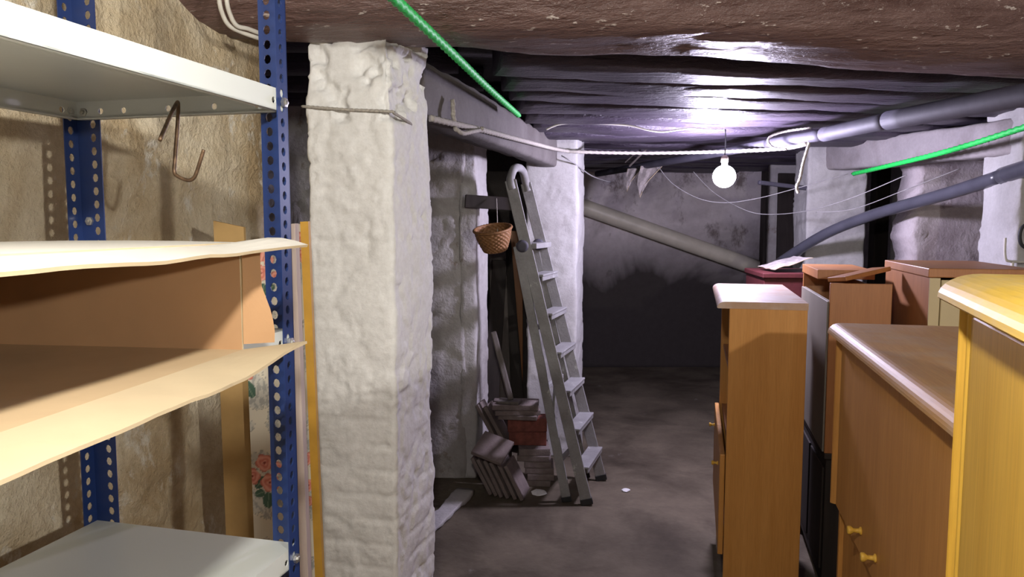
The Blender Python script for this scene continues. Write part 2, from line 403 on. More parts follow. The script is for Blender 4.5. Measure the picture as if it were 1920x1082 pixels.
# joists under the ceiling: pieces of the ceiling
JA = rad(11)
JZ = 2.085
for k in range(17):
    yc = 2.92+0.315*k+random.uniform(-0.02, 0.02)
    x0, x1 = -0.05+0.10*k*0.3, 3.7
    a = Vector((x0, yc+(x0-1.3)*math.tan(JA), JZ+0.06)); b = Vector((x1, yc+(x1-1.3)*math.tan(JA), JZ+0.06))
    if b.y > 7.85:
        t = (7.85-a.y)/(b.y-a.y)
        if t < 0.1: continue
        b = a+(b-a)*t
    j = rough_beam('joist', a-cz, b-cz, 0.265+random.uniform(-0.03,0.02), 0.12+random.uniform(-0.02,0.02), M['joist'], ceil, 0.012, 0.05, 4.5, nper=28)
# left side ceiling over the niche
for k in range(6):
    y = 2.6+0.45*k
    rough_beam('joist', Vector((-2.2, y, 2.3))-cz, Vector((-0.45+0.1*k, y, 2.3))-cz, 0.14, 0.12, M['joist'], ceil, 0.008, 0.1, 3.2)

# great log beam
bl = rough_beam('log_beam', Vector((-1.25, 2.00, 2.285)), Vector((3.72, 2.86, 2.275)), 0.46, 0.44, M['beam'], None, 0.014, 0.03, 2.6, nper=64)
tag(bl, 'huge brown painted log beam across the top of the whitewashed pillars', 'beam')

# ------------------------------------------------------------------ pillars and lintels
PC = PY(740, 541, 2.10); PC.z = 0
def chip(q, z):
    d = 0
    row = int(z/0.075); off = 0.5*(row % 2)
    u_ = (q.x+q.y)/0.15+off; eu = abs(u_-round(u_))*0.15; ez = abs(z/0.075-round(z/0.075))*0.075
    w_ = fbm(Vector((q.x*5+3, q.y*5, z*3)), 3)
    if w_ > -0.05: d -= 0.0045*(1-sstep(min(eu+0.006, ez+0.003*fbm(Vector((q.x*20, q.y*20, z*20)), 2)), 0.0, 0.012))*sstep(w_, -0.05, 0.15)
    d += 0.006*fbm(Vector((q.x*30, q.y*30, z*16)), 4)*sstep(fbm(Vector((q.x*6, q.y*6+4, z*6)), 2), -0.1, 0.25)
    if z > 1.84: d -= 0.02*sstep(fbm(Vector((q.x*9, q.y*9, z*9)), 4), 0.05, 0.2)+0.012*sstep(z, 1.9, 2.0)
    return d
wu, wv = 0.275, 0.315
p1 = pillar('whitewashed_pillar', PC-VA*wu, VA, UA, wu, wv, -0.01, 2.10, M['white'], 0.011, 'thick whitewashed masonry pillar beside the blue shelving, under the log beam', step=0.0085, lump=5.0, extra=chip)
s_ = []
ctr = PC-VA*wu/2+UA*wv/2
for (a, b_, z) in ((-1.0,-0.9,1.888),(-0.9,-1.0,1.885),(0,-1.01,1.872),(0.93,-1.01,1.862),(1.0,-0.93,1.858),(1.0,-0.4,1.85),(0.93,0.0,1.848)):
    s_.append(ctr+VA*(a*(wu/2+0.003))+UA*(b_*(wv/2+0.003))+Vector((0,0,z)))
tag(rope('old_string', s_, 0.004, M['rope'], None, 6), 'grey string stretched across the top of the thick whitewashed pillar', 'string')
# second pillar at the end of the left lintel
P2 = PY(986, 541, 4.86); P2.z = 0
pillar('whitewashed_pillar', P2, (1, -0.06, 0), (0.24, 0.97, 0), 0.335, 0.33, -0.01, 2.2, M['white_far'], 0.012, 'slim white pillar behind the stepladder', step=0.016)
# right pillar
P3 = PY(1512, 400, 5.40); P3.z = 0
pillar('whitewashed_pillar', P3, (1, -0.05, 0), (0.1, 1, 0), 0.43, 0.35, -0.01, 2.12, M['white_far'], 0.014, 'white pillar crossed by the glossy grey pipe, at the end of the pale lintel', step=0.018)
P4 = PY(1908, 420, 3.55); P4.z = 0
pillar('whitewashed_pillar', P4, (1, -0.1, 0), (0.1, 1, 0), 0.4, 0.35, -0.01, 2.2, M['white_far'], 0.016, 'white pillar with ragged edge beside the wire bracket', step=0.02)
# left lintel
la = PY(818, 229, 2.62); lb = PY(1047, 316, 4.90)
LT = 0.13
d = (lb-la).normalized(); sd = Vector((d.y, -d.x, 0)).normalized()
lm = Vector((0, 0, 0.10))
o = rough_beam('lintel', la-sd*LT/2+lm-d*0.15, lb-sd*LT/2+lm+d*0.05, LT, 0.19, M['lintel'], None, 0.006, 0.05, 7.0)
tag(o, 'grey lintel plank running from the thick pillar to the slim white pillar', 'lintel')
# right lintel
ra = PY(1925, 292, 3.55); rb = PY(1545, 322, 5.42)
d2 = (rb-ra).normalized(); sd2 = Vector((-d2.y, d2.x, 0)).normalized()
if sd2.x > 0: sd2 = -sd2
o = rough_beam('lintel', ra-sd2*0.09+Vector((0,0,0.10)), rb-sd2*0.09+Vector((0,0,0.10))+d2*0.03, 0.18, 0.19, M['lintel_r'], None, 0.008, 0.05, 7.0)
tag(o, 'pale painted lintel resting on the right white pillar under the thick dark pipe', 'lintel')
# posts in the dark opening
for px, w, lab in ((1648, 0.11, 'dark wooden post standing in the opening beside the white pillar'), (1722, 0.09, 'dark wooden post against the mouldy side wall edge')):
    p = PY(px, 420, 5.9 if px < 1700 else 5.05); p.z = 0
    tag(box('dark_post', (p.x-w/2, p.y-0.05, 0), (p.x+w/2, p.y+0.05, 2.2), M['darkwood'], None, 0.006), lab, 'post')
wall_grid('wall_passage', (2.4, 6.9, 0), (3.75, 6.7, 0), -0.02, 2.36, (0,-1,0), M['niche'], 0.02, 0.05, 0.1, 2.0)
# ------------------------------------------------------------------ shelving unit
SH_L, SH_D = 0.95, 0.44
shelf_root = empty('shelving_unit', Vector((-0.387, 1.30, 0)), -AX, 'blue steel angle shelving unit with white enamel shelves along the rubble wall', 'shelving unit')
# local frame: +Y towards the far end (far end at y=0), +X into the room (front at x=0)
def plate_holes(length, width, holes, rx, rz, thick):
    """plate in the (z: 0..length, x: 0..width) plane, y thickness; holes = list of (z, x)"""
    V = []; Fc = []
    hs = sorted(holes); cuts = [0]+[(a[0]+b[0])/2 for a, b in zip(hs[:-1], hs[1:])]+[length]
    for i, (hz, hx) in enumerate(hs):
        z0, z1 = cuts[i], cuts[i+1]
        out = [(width, hz), (width, z1), (hx, z1), (0, z1), (0, hz), (0, z0), (hx, z0), (width, z0)]
        inn = [(hx+rx*math.cos(k*math.pi/4), hz+rz*math.sin(k*math.pi/4)) for k in range(8)]
        b = len(V)
        for y in (0, thick):
            V += [(x, y, z) for x, z in out]+[(x, y, z) for x, z in inn]
        for k in range(8):
            m = (k+1) % 8
            Fc.append((b+k, b+m, b+8+m, b+8+k)); Fc.append((b+16+k, b+24+k, b+24+m, b+16+m))
            Fc.append((b+8+k, b+8+m, b+24+m, b+24+k))
        Fc.append((b+7, b+0, b+16, b+23)); Fc.append((b+0, b+1, b+17, b+16)); Fc.append((b+3, b+4, b+20, b+19)); Fc.append((b+4, b+5, b+21, b+20))
        if i == 0: Fc.append((b+5, b+6, b+22, b+21)); Fc.append((b+6, b+7, b+23, b+22))
        if i == len(hs)-1: Fc.append((b+1, b+2, b+18, b+17)); Fc.append((b+2, b+3, b+19, b+18))
    return V, Fc
UP_H = 2.02; LEG = 0.045; PITCHH = 0.0247
LEG2 = 0.033                                    # the angle is unequal: wide leg along the end, narrow leg along the front
nh = int((UP_H-0.05)/PITCHH)
V1, F1 = plate_holes(UP_H, 0.052, [(0.03+PITCHH*k, 0.036) for k in range(nh)], 0.0068, 0.0082, 0.0022)
V2_, F2_ = plate_holes(UP_H, LEG2, [(0.0423+PITCHH*k, LEG2*0.55) for k in range(nh-1)], 0.0062, 0.0078, 0.0022)
def upright(cx, cy, sx, sy):
    """angle at outer corner (cx, cy), one leg along sx*X and one along sy*Y"""
    V = [Vector((cx+sx*x, cy+sy*y, z)) for x, y, z in V1]; n = len(V)
    V += [Vector((cx+sx*y, cy+sy*x, z)) for x, y, z in V2_]
    Fc = list(F1)+[tuple(i+n for i in f) for f in F2_]
    bm = bmesh.new(); vs = [bm.verts.new(v) for v in V]
    for f in Fc: bm.faces.new([vs[i] for i in f])
    return bm_obj('upright', bm, M['blue'], shelf_root)
ups = {}
for key, (cx, cy, sx, sy) in {'ff': (0, 0, -1, -1), 'fb': (-SH_D, 0, 1, -1), 'nf': (0, -SH_L, -1, 1), 'nb': (-SH_D, -SH_L, 1, 1)}.items():
    ups[key] = upright(cx, cy, sx, sy)
def bolt(up, p, axis):
    ax = Vector(axis); q = ax.to_track_quat('Z', 'Y').to_matrix().to_4x4(); mt = Matrix.Translation(p) @ q
    lathe('bolt', [(0.003, -0.012), (0.0035, -0.003), (0.0085, -0.0025), (0.0085, 0.003), (0.0045, 0.0035), (0.004, 0.006), (0.002, 0.0065)], M['zinc'], up, 6, mt, False)
SHZ = [0.972, 1.365, 1.778]
LIP = 0.034
def tray(z):
    t = 0.0025; g = 0.003
    x0, x1, y0, y1 = -SH_D+g, -g, -SH_L+g, -g
    V = []; Fc = []
    def addbox(lo, hi):
        b = len(V)
        for x in (lo[0], hi[0]):
            for y in (lo[1], hi[1]):
                for zz in (lo[2], hi[2]): V.append(Vector((x, y, zz)))
        for f in [(0,1,3,2),(4,6,7,5),(0,4,5,1),(2,3,7,6),(0,2,6,4),(1,5,7,3)]: Fc.append(tuple(b+i for i in f))
    addbox((x0, y0, z-t), (x1, y1, z))
    def addplate(length, holes, fn):
        Vp, Fp = plate_holes(length, LIP, holes, 0.006, 0.006, t); b = len(V)
        V.extend(fn(*v) for v in Vp); Fc.extend(tuple(b+i for i in f) for f in Fp)
    W_ = x1-x0; L_ = y1-y0
    he = [(q, LIP*0.55) for q in (0.02, 0.055, 0.105, 0.20, 0.295, 0.38, W_-0.02)]
    hl = [(q, LIP*0.55) for q in (0.036, L_-0.036)]
    addplate(W_, he, lambda x, y, q: Vector((x0+q, y1-y, z-t-x)))
    addplate(W_, he, lambda x, y, q: Vector((x0+q, y0+y, z-t-x)))
    addplate(L_, hl, lambda x, y, q: Vector((x1-y, y0+q, z-t-x)))
    addplate(L_, hl, lambda x, y, q: Vector((x0+y, y0+q, z-t-x)))
    # returned bottom folds
    for lo, hi in (((x0, y1-0.012, z-LIP-t), (x1, y1, z-LIP)), ((x1-0.012, y0, z-LIP-t), (x1, y1, z-LIP)), ((x0, y0, z-LIP-t), (x0+0.012, y1, z-LIP))): addbox(lo, hi)
    bm = bmesh.new(); vs = [bm.verts.new(v) for v in V]
    for f in Fc: bm.faces.new([vs[i] for i in f])
    bm_obj('shelf', bm, M['steel_white'], shelf_root)
    for key, (cx, cy, sx, sy) in {'ff': (0, 0, -1, -1), 'fb': (-SH_D, 0, 1, -1)}.items():
        bolt(ups[key], Vector((cx+sx*0.02, cy+sy*0.004*(-1 if key=='ff' else 1), z-0.022)), (0, -sy if key=='ff' else sy, 0))
        bolt(ups[key], Vector((cx+(0.003 if key=='ff' else 0.004), cy+sy*(0.016 if key=='ff' else 0.02), z-0.022)), (1, 0, 0))
for z in SHZ: tray(z)
for key, (cx, cy) in {'fb': (-SH_D, 0)}.items():
    bolt(ups[key], Vector((cx+(0.003 if key == 'ff' else 0.02), cy-(0.021 if key == 'ff' else 0.003), 1.555 if key == 'fb' else 1.64)), (1, 0, 0) if key == 'ff' else (0, -1, 0))

# wire hook hanging from a hole of the top shelf's end lip
hk = [PY(300, 262, 1.17), PY(318, 220, 1.24), PY(331, 194, 1.30), PY(334, 196, 1.315), PY(333, 230, 1.305), PY(328, 300, 1.30), PY(327, 322, 1.30), PY(334, 331, 1.298), PY(352, 338, 1.295), PY(363, 334, 1.292), PY(369, 322, 1.29), PY(376, 300, 1.287), PY(382, 281, 1.285)]
tag(tube('wire_hook', hk, 0.0033, M['rust'], None, 8, 5), 'bent rusty wire hook hanging from the top white shelf', 'hook')

# ------------------------------------------------------------------ cardboard box on the middle shelf
BZ = SHZ[1]+0.001
bx = empty('cardboard_box', PZ(457, 660, BZ), rad(-7.6), 'open cardboard box with torn flaps lying on the middle shelf', 'box')
def sheet(name, grid, thick, mat_in, mat_out, parent):
    """bent card sheet from a grid of points; first side mat_in, other side mat_out"""
    nr, nc = len(grid), len(grid[0]); P = [Vector(p) for r in grid for p in r]
    nrm = [Vector((0,0,0)) for _ in P]; Fq = []
    for j in range(nr-1):
        for i in range(nc-1):
            k = j*nc+i; q = (k, k+1, k+nc+1, k+nc); Fq.append(q)
            n = (P[q[2]]-P[q[0]]).cross(P[q[3]]-P[q[1]])
            for x in q: nrm[x] += n
    V = P+[p-n.normalized()*thick for p, n in zip(P, nrm)]; o = len(P)
    Fc = list(Fq); mi = [0]*len(Fq)
    for q in Fq: Fc.append(tuple(x+o for x in q[::-1])); mi.append(1)
    rim = list(range(nc))+[j*nc+nc-1 for j in range(1, nr)]+[(nr-1)*nc+i for i in range(nc-2, -1, -1)]+[j*nc for j in range(nr-2, 0, -1)]
    for a, b in zip(rim, rim[1:]+rim[:1]): Fc.append((b, a, a+o, b+o)); mi.append(2)
    return mesh_obj(name, V, Fc, None, parent, False, True, [mat_in, mat_out, M['card_l']], mi)
BD, BL, BH = 0.44, 0.62, 0.156
T_ = 0.004
wob = lambda s, a=0.004: fbm(Vector((s*7, 1.3, 2.2)), 3)*a
def lin(a, b, n): return [a+(b-a)*i/(n-1) for i in range(n)]
# bottom panel, end wall, back wall, near end, top panel (local: x<0 into shelf, y<0 towards camera)
sheet('bottom_panel', [[(x, y, 0.004) for x in lin(-BD, 0, 4)] for y in lin(-BL, 0, 8)], T_, M['card_m'], M['card_w'], bx)
sheet('end_panel', [[(x, 0, z) for x in lin(-BD, 0, 4)] for z in lin(0.004, BH, 3)], -T_, M['card_w'], M['card'], bx)
sheet('back_panel', [[(-BD, y, z) for y in lin(-BL, 0, 4)] for z in lin(0.004, BH, 3)], T_, M['card'], M['card_w'], bx)
sheet('near_panel', [[(x, -BL, z) for x in lin(-BD, 0, 4)] for z in lin(0.004, BH, 3)], T_, M['card_w'], M['card'], bx)
sheet('top_panel', [[(x, y, BH+0.004*math.sin((x+BD)*6)) for x in lin(-BD, 0, 6)] for y in lin(-BL, 0.0, 8)], T_, M['card_w'], M['card'], bx)
def flap_rows(n, ys, fn): return [[fn(y, t) for t in lin(0, 1, n)] for y in ys]
ys = lin(-BL, 0.0, 22)
def topf(y, t):
    e = 1+0.10*fbm(Vector((y*9, 0.4, 0)), 3)
    far = sstep(y, -0.12, 0.0)
    return (t*0.055*e*(1+0.45*far), y+t*0.05*far, BH-t*(0.009-0.004*far)+wob(y)*t+0.010*math.sin(t*3.1)*far)
sheet('top_flap', flap_rows(6, ys, topf), T_, M['card_w'], M['card'], bx)
def botf(y, t):
    e = 1+0.07*fbm(Vector((y*8, 4.4, 0)), 3)
    far = sstep(y, -0.15, 0.0)
    return (t*0.079*e, y+t*0.045*far, 0.004+t*(-0.008+0.012*far)+wob(y+3)*t)
sheet('bottom_flap', flap_rows(6, ys, botf), T_, M['card_l'], M['card_w'], bx)
def sidef(z, t):
    e = 0.42+0.58*sstep(1-z/BH, 0.3, 0.95)+0.2*sstep(z/BH, 0.8, 1.0)+0.12*fbm(Vector((z*40, 2.2, 0)), 2)
    return (t*0.038*e, t*0.022, 0.012+z*0.93)
sheet('side_flap', [[sidef(z, t) for t in lin(0, 1, 5)] for z in lin(0, BH, 10)], -T_, M['card_l'], M['card'], bx)

# ------------------------------------------------------------------ boards standing behind the shelving
def leaning_board(name, px0, px1, ytop, ytop2, Y, thick, mat, lab, cat, lean=0.0, parent=None, Yb=None):
    """upright board seen between px0 and px1 at horizon height, from the floor to ytop"""
    a = PY(px0, 541, Y); b = PY(px1, 541, Y); za = PY(px0, ytop, Y).z; zb = PY(px1, ytop2, Y).z
    V = []
    for dy in (0, thick):
        V += [Vector((a.x+lean, Y+dy, 0)), Vector((b.x+lean, Y+dy, 0)), Vector((b.x-lean*0.35, Y+dy, zb)), Vector((a.x-lean*0.35, Y+dy, za))]
    Fc = [(0,1,2,3),(7,6,5,4),(0,4,5,1),(1,5,6,2),(2,6,7,3),(3,7,4,0)]
    o = mesh_obj(name, V, Fc, mat, parent)
    if lab: tag(o, lab, cat)
    return o
leaning_board('fibreboard_strip', 406, 462, 414, 426, 1.78, 0.012, M['fibre'], 'tall brown fibreboard strip standing between the rubble wall and the rose wallpaper', 'board', 0.006)
# wallpapered panel: printed roses as a colour attribute on a fine grid
def rose_col(u, z, roses, leaves):
    n1 = fbm(Vector((u*22, 3.0, z*13)), 4); n2 = fbm(Vector((u*140, 8.0, z*60)), 3); n3 = fbm(Vector((u*45+9, 1.0, z*22)), 3)
    c = Vector((0.66, 0.60, 0.48))
    g = sstep(n1, 0.02, 0.14)
    ink = Vector((0.30, 0.30, 0.28)) if n2+0.5*n3 > 0.05 else Vector((0.52, 0.50, 0.44))
    c = c.lerp(ink, g*0.85)
    if abs(n1-0.02) < 0.018: c = c.lerp(Vector((0.18, 0.18, 0.17)), 0.7)
    for (lu, lz, la_, l1, l2) in leaves:
        du, dz = u-lu, z-lz; p = du*math.cos(la_)+dz*math.sin(la_); q = -du*math.sin(la_)+dz*math.cos(la_)
        if (p/l1)**2+(q/l2)**2 < 1: c = Vector((0.055, 0.11, 0.075)) if abs(q) > 0.0012 else Vector((0.16, 0.22, 0.15))
    for (ru, rz_, rr) in roses:
        du, dz = u-ru, z-rz_; r = math.hypot(du, dz); a = math.atan2(dz, du)
        if r < rr*(1+0.10*math.cos(5*a+ru*90)):
            k = r/rr; pet = math.sin(k*11+1.1*math.sin(3*a+k*4))
            c = Vector((0.60, 0.17, 0.12)).lerp(Vector((0.75, 0.36, 0.27)), 0.5+0.5*pet)
            if k < 0.16: c = Vector((0.28, 0.05, 0.04))
            if k > 0.93: c = c*0.75
    return c
def printed_panel(name, x0, x1, z0, z1, Y, thick, roses, leaves, lab, parent=None, step=0.0022, lean=0.0):
    nx = max(2, int((x1-x0)/step)); nz = int((z1-z0)/step); V = []; Fc = []; cols = []
    for j in range(nz+1):
        for i in range(nx+1):
            x = x0+(x1-x0)*i/nx; z = z0+(z1-z0)*j/nz; V.append(Vector((x+lean*(1-z/z1), Y, z))); cols.append(rose_col(x, z, roses, leaves))
    m = nx+1
    for j in range(nz):
        for i in range(nx): k = j*m+i; Fc.append((k, k+1, k+m+1, k+m))
    cs = [0, nx, nz*m+nx, nz*m]; st = len(V); V += [V[k]+Vector((0, thick, 0)) for k in cs]; cols += [Vector((0.4,0.33,0.25))]*4
    Fc += [(st+3, st+2, st+1, st)]
    rows = [[k for k in range(nx+1)], [j*m+nx for j in range(nz+1)], [nz*m+nx-k for k in range(nx+1)], [(nz-j)*m for j in range(nz+1)]]
    for r, (a, b) in zip(rows, ((0,1),(1,2),(2,3),(3,0))): Fc.append(tuple(r[::-1])+(st+a, st+b))
    o = mesh_obj(name, V, Fc, M['paper'], parent)
    at = o.data.color_attributes.new('print', 'FLOAT_COLOR', 'POINT')
    at.data.foreach_set('color', [q for c in cols for q in (c.x, c.y, c.z, 1)])
    if lab: tag(o, lab, 'board')
    return o
m, nt, b = newmat('rose wallpaper'); M['paper'] = m
an = N(nt, 'ShaderNodeVertexColor'); an.layer_name = 'print'; nt.links.new(an.outputs[0], b.inputs['Base Color']); b.inputs['Roughness'].default_value = 0.8
YW = 1.745
def at(px, py): p = PY(px, py, YW); return (p.x, p.z)
roses = [at(488, 512)+(0.021,), at(482, 478)+(0.02,), at(503, 488)+(0.013,), at(463, 700)+(0.016,), at(503, 905)+(0.022,), at(493, 868)+(0.021,), at(470, 893)+(0.02,), at(517, 878)+(0.016,), at(520, 520)+(0.016,)]
leaves = [at(492, 545)+(1.3, 0.017, 0.012), at(505, 541)+(0.6,0.014,0.009), at(466, 730)+(2.0, 0.022, 0.014), at(485, 905)+(0.9, 0.018, 0.011), at(500, 938)+(1.5, 0.02, 0.013), at(484, 925)+(0.4, 0.013, 0.01), at(515,470)+(0.5,0.014,0.009)]
xa = PY(458, 541, YW).x; xb = PY(541, 541, YW).x
printed_panel('rose_wallpaper_board', xa, xb, 0.0, PY(500, 452, YW).z, YW, 0.012, roses, leaves, 'tall board papered with red roses behind the blue upright', step=0.0026, lean=0.01)
leaning_board('wood_batten', 541, 560, 421, 419, 1.70, 0.03, M['pinkwood'], 'pale pinkish wooden batten standing beside the blue upright', 'batten', 0.014)
ep = empty('wallpaper_board', (PY(570, 541, 1.86).x, 1.86, 0), 0, 'narrow wallpapered board with ochre painted edge leaning by the thick pillar', 'board')
YE = 1.86
def at2(px, py): p = PY(px, py, YE); return (p.x, p.z)
r2 = [at2(570, 860)+(0.018,), at2(572, 910)+(0.018,), at2(566, 450)+(0.02,), at2(568, 480)+(0.016,), at2(572, 940)+(0.014,)]
pp = printed_panel('papered_face', PY(558, 541, YE).x, PY(579, 541, YE).x, 0, PY(560, 420, YE).z, YE, 0.01, r2, [], None, None, 0.0026, 0.016)
loc = pp.location.copy(); pp.parent = ep; pp.location = loc-ep.location
for nm, a_, b_, yt, th in (('ochre_edge', 571, 586, 416, 0.02),):
    oo = leaning_board(nm, a_, b_, yt, yt-1, 1.835, th, M['ochre'], None, None, 0.02); loc = oo.location.copy(); oo.parent = ep; oo.location = loc-ep.location

# white cables looping down beside the beam end
for dx, lab in ((0, 'outer white cable looping round the log beam end by the rubble wall'), (14, 'inner white cable hugging the log beam end')):
    tag(tube('white_cable', [PY(408+dx, -60, 1.80), PY(411+dx, 0, 1.80), PY(418+dx, 28, 1.82), PY(430+dx, 48, 1.84), PY(452+dx, 60-dx*0.4, 1.87), PY(486+dx*0.5, 72-dx*0.5, 1.92)], 0.0055, M['cable']), lab, 'cable')

# ------------------------------------------------------------------ furniture on the right
def knob(parent, p, r=0.011, mat=None, out=0.03):
    q = Vector((-1, 0, 0)).to_track_quat('Z', 'Y').to_matrix().to_4x4()
    lathe('knob', [(r*0.95, 0), (r*0.95, 0.003), (r*0.55, 0.006), (r*0.5, out*0.55), (r, out*0.75), (r, out*0.93), (r*0.7, out)], mat or M['oak_y'], parent, 14, Matrix.Translation(p) @ q)
def nosed_top(parent, x0, x1, y0, y1, z, th, mat, nose=0.03, name='top'):
    """slab whose front (-x) edge falls away in a bullnose"""
    prof = [(x1, z), (x0+nose, z)]
    for k in range(1, 9):
        a = k/8*math.pi/2; prof.append((x0+nose-nose*math.sin(a), z-th*0.9+th*0.9*math.cos(a)))
    prof += [(x0+0.004, z-th), (x1, z-th)]
    n = len(prof); V = [Vector((x, y, zz)) for y in (y0, y1) for x, zz in prof]
    Fc = [(k, (k+1) % n, n+(k+1) % n, n+k) for k in range(n)]+[tuple(range(n))[::-1], tuple(range(n, 2*n))]
    bm = bmesh.new(); vs = [bm.verts.new(v) for v in V]
    for f in Fc: bm.faces.new([vs[i] for i in f])
    return bm_obj(name, bm, mat, parent)
def stile(parent, x, y0, y1, z0, z1, out, mat, name='edge_moulding'):
    n = 8; prof = [(x, y0)]+[(x-out*math.sin(math.pi*k/n), y0+(y1-y0)*k/n) for k in range(1, n)]+[(x, y1)]
    m_ = len(prof); V = [Vector((a, b, z)) for z in (z0, z1) for a, b in prof]
    Fc = [(k, (k+1) % m_, m_+(k+1) % m_, m_+k) for k in range(m_)]+[tuple(range(m_))[::-1], tuple(range(m_, 2*m_))]
    bm = bmesh.new(); vs = [bm.verts.new(v) for v in V]
    for f in Fc: bm.faces.new([vs[i] for i in f])
    return bm_obj(name, bm, mat, parent)
# open bookcase
p = PZ(1368, 578, 1.235)
b1 = empty('bookcase', (p.x, p.y, 0), -AX, 'narrow orange oak bookcase with open shelves over low doors, dusty pale top', 'bookcase')
L, D_, HH = 0.86, 0.275, 1.26
box('side_panel', (0, 0, 0), (D_, 0.02, HH-0.025), M['oak'], b1)
box('side_panel', (0, L-0.02, 0), (D_, L, HH-0.025), M['oak'], b1)
box('back_panel', (D_-0.008, 0.02, 0.05), (D_-0.001, L-0.02, HH-0.03), M['redoak'], b1, 0.001)
nosed_top(b1, -0.045, D_+0.002, -0.002, L+0.01, HH, 0.026, M['oak_top'], 0.03)
for z in (0.27, 0.655, 0.95): box('shelf', (0.012, 0.02, z), (D_-0.008, L-0.02, z+0.018), M['redoak'], b1, 0.001)
box('plinth', (0.04, 0.02, 0.0), (0.055, L-0.02, 0.27), M['darkwood'], b1, 0.001)
for y0, y1, ky in ((0.005, L/2-0.002, 0.17), (L/2+0.002, L-0.005, L-0.10)):
    dd = box('door', (-0.022, y0, 0.275), (-0.002, y1, 0.672), M['oak'], b1, 0.004); knob(dd, Vector((-0.022, ky, 0.585)), 0.009, None, 0.026)
# chest with fall front
p = PZ(1560, 606, 1.25)
c0 = Vector((p.x, p.y, 0))
L, D_, HH = 1.14, 0.44, 1.25
c1r = empty('fall_front_chest', c0-UA*L+VA*0.04, -AX, 'brown oak chest with fall front, two small knobs and bullnosed bare top', 'chest')
box('side_panel', (0, 0, 0), (D_, 0.02, HH-0.03), M['oak'], c1r)
box('side_panel', (0, L-0.02, 0), (D_, L, HH-0.03), M['oak'], c1r)
box('back_panel', (D_-0.01, 0.02, 0.02), (D_, L-0.02, HH-0.03), M['redoak'], c1r, 0.001)
nosed_top(c1r, -0.05, D_+0.005, -0.012, L+0.012, HH, 0.034, M['oak_top2'], 0.036)
box('lower_front', (0.012, 0.02, 0.06), (0.03, L-0.02, 0.80), M['oak'], c1r)
box('plinth', (0.04, 0.02, 0.0), (0.055, L-0.02, 0.06), M['darkwood'], c1r, 0.001)
ff = box('fall_front', (-0.018, 0.05, 0.70), (0.01, L-0.045, HH-0.036), M['oak'], c1r, 0.004)
knob(ff, Vector((-0.018, 0.745, 0.765)), 0.011, None, 0.034); knob(ff, Vector((-0.018, 0.585, 0.765)), 0.011, None, 0.034)
stile(c1r, 0.0, L-0.042, L+0.0, 0.70, HH-0.036, 0.03, M['oak'])
stile(c1r, 0.0, 0.0, 0.045, 0.06, HH-0.036, 0.026, M['oak'])
# tall honey cabinet close to the camera
DA = rad(21)
ud = Vector((math.sin(DA), math.cos(DA), 0)); vd = Vector((math.cos(DA), -math.sin(DA), 0))
p = PY(1778, 530, 0.99)
L, D_, HH = 0.62, 0.42, p.z+0.012
hr = empty('honey_cabinet', Vector((p.x, p.y, 0))-ud*L+vd*0.035, -DA, 'tall honey yellow oak cabinet with thick bullnosed top, brightest of the furniture', 'cabinet')
box('side_panel', (0, 0, 0), (D_, 0.02, HH-0.034), M['oak_y'], hr)
box('side_panel', (0, L-0.02, 0), (D_, L, HH-0.034), M['oak_y'], hr)
box('back_panel', (D_-0.01, 0.02, 0.02), (D_, L-0.02, HH-0.034), M['oak_y'], hr, 0.001)
nosed_top(hr, -0.045, D_+0.005, -0.012, L+0.014, HH, 0.036, M['oak_ytop'], 0.05)
box('door', (-0.012, 0.03, 0.08), (0.008, L-0.03, HH-0.052), M['oak_y'], hr, 0.003)
box('plinth', (0.03, 0.02, 0.0), (0.045, L-0.02, 0.08), M['darkwood'], hr, 0.001)
stile(hr, 0.0, L-0.03, L-0.006, 0.08, HH-0.046, 0.014, M['oak_y']); stile(hr, 0.0, L-0.008, L+0.008, 0.08, HH-0.04, 0.02, M['oak_y'])
stile(hr, 0.0, 0.0, 0.03, 0.08, HH-0.04, 0.018, M['oak_y'])
# low dark chest carrying the grey-doored cupboard
p = PY(1557, 541, 2.92)
g0 = Vector((p.x, p.y, 0))
dk = empty('dark_chest', g0, -AX, 'low dark wooden chest under the grey fronted cupboard', 'chest')
L, D_ = 0.78, 0.225
box('body', (0.01, 0.02, 0.06), (D_-0.01, L-0.02, 0.60), M['darkwood'], dk, 0.004); box('lid', (0, 0, 0.60), (D_, L, 0.625), M['darkwood'], dk, 0.004)
for y in (0.03, L-0.07):
    for x in (0.015, D_-0.055): box('foot', (x, y, 0), (x+0.04, y+0.04, 0.06), M['darkwood'], dk, 0.003)
for y in (0.05, 0.41): box('front_panel', (0.002, y, 0.12), (0.011, y+0.32, 0.55), M['darkwood'], dk, 0.003)
ZB = 0.626; HA = PY(1557, 531, 2.92).z
ga = empty('wall_cupboard', g0+Vector((0,0,ZB)), -AX, 'reddish brown cupboard with grey front, raised on the dark chest', 'cupboard')
h = HA-ZB
box('side_panel', (0, 0, 0), (D_, 0.02, h), M['redoak'], ga)
box('side_panel', (0, L-0.02, 0), (D_, L, h), M['redoak'], ga)
box('bottom_panel', (0.01, 0.02, 0.0), (D_-0.01, L-0.02, 0.02), M['redoak'], ga)
box('back_panel', (D_-0.01, 0.02, 0.02), (D_-0.002, L-0.02, h-0.03), M['redoak'], ga, 0.001)
box('top', (-0.004, 0.30, h-0.005), (D_, L+0.004, h+0.035), M['redoak'], ga)
box('front', (-0.006, 0.02, 0.0), (0.012, L-0.01, h-0.075), M['greylam'], ga)
# loose plank on the cupboard
q0 = ga.location+VA*0.03+UA*0.05+Vector((0,0,h+0.012)); q1 = ga.location+VA*0.19+UA*0.16+Vector((0,0,h+0.042))
tag(bar('loose_plank', q0, q1+(q1-q0)*0.2, 0.10, 0.018, UA, M['redoak']), 'loose reddish plank lying slanted on the grey fronted cupboard', 'plank')
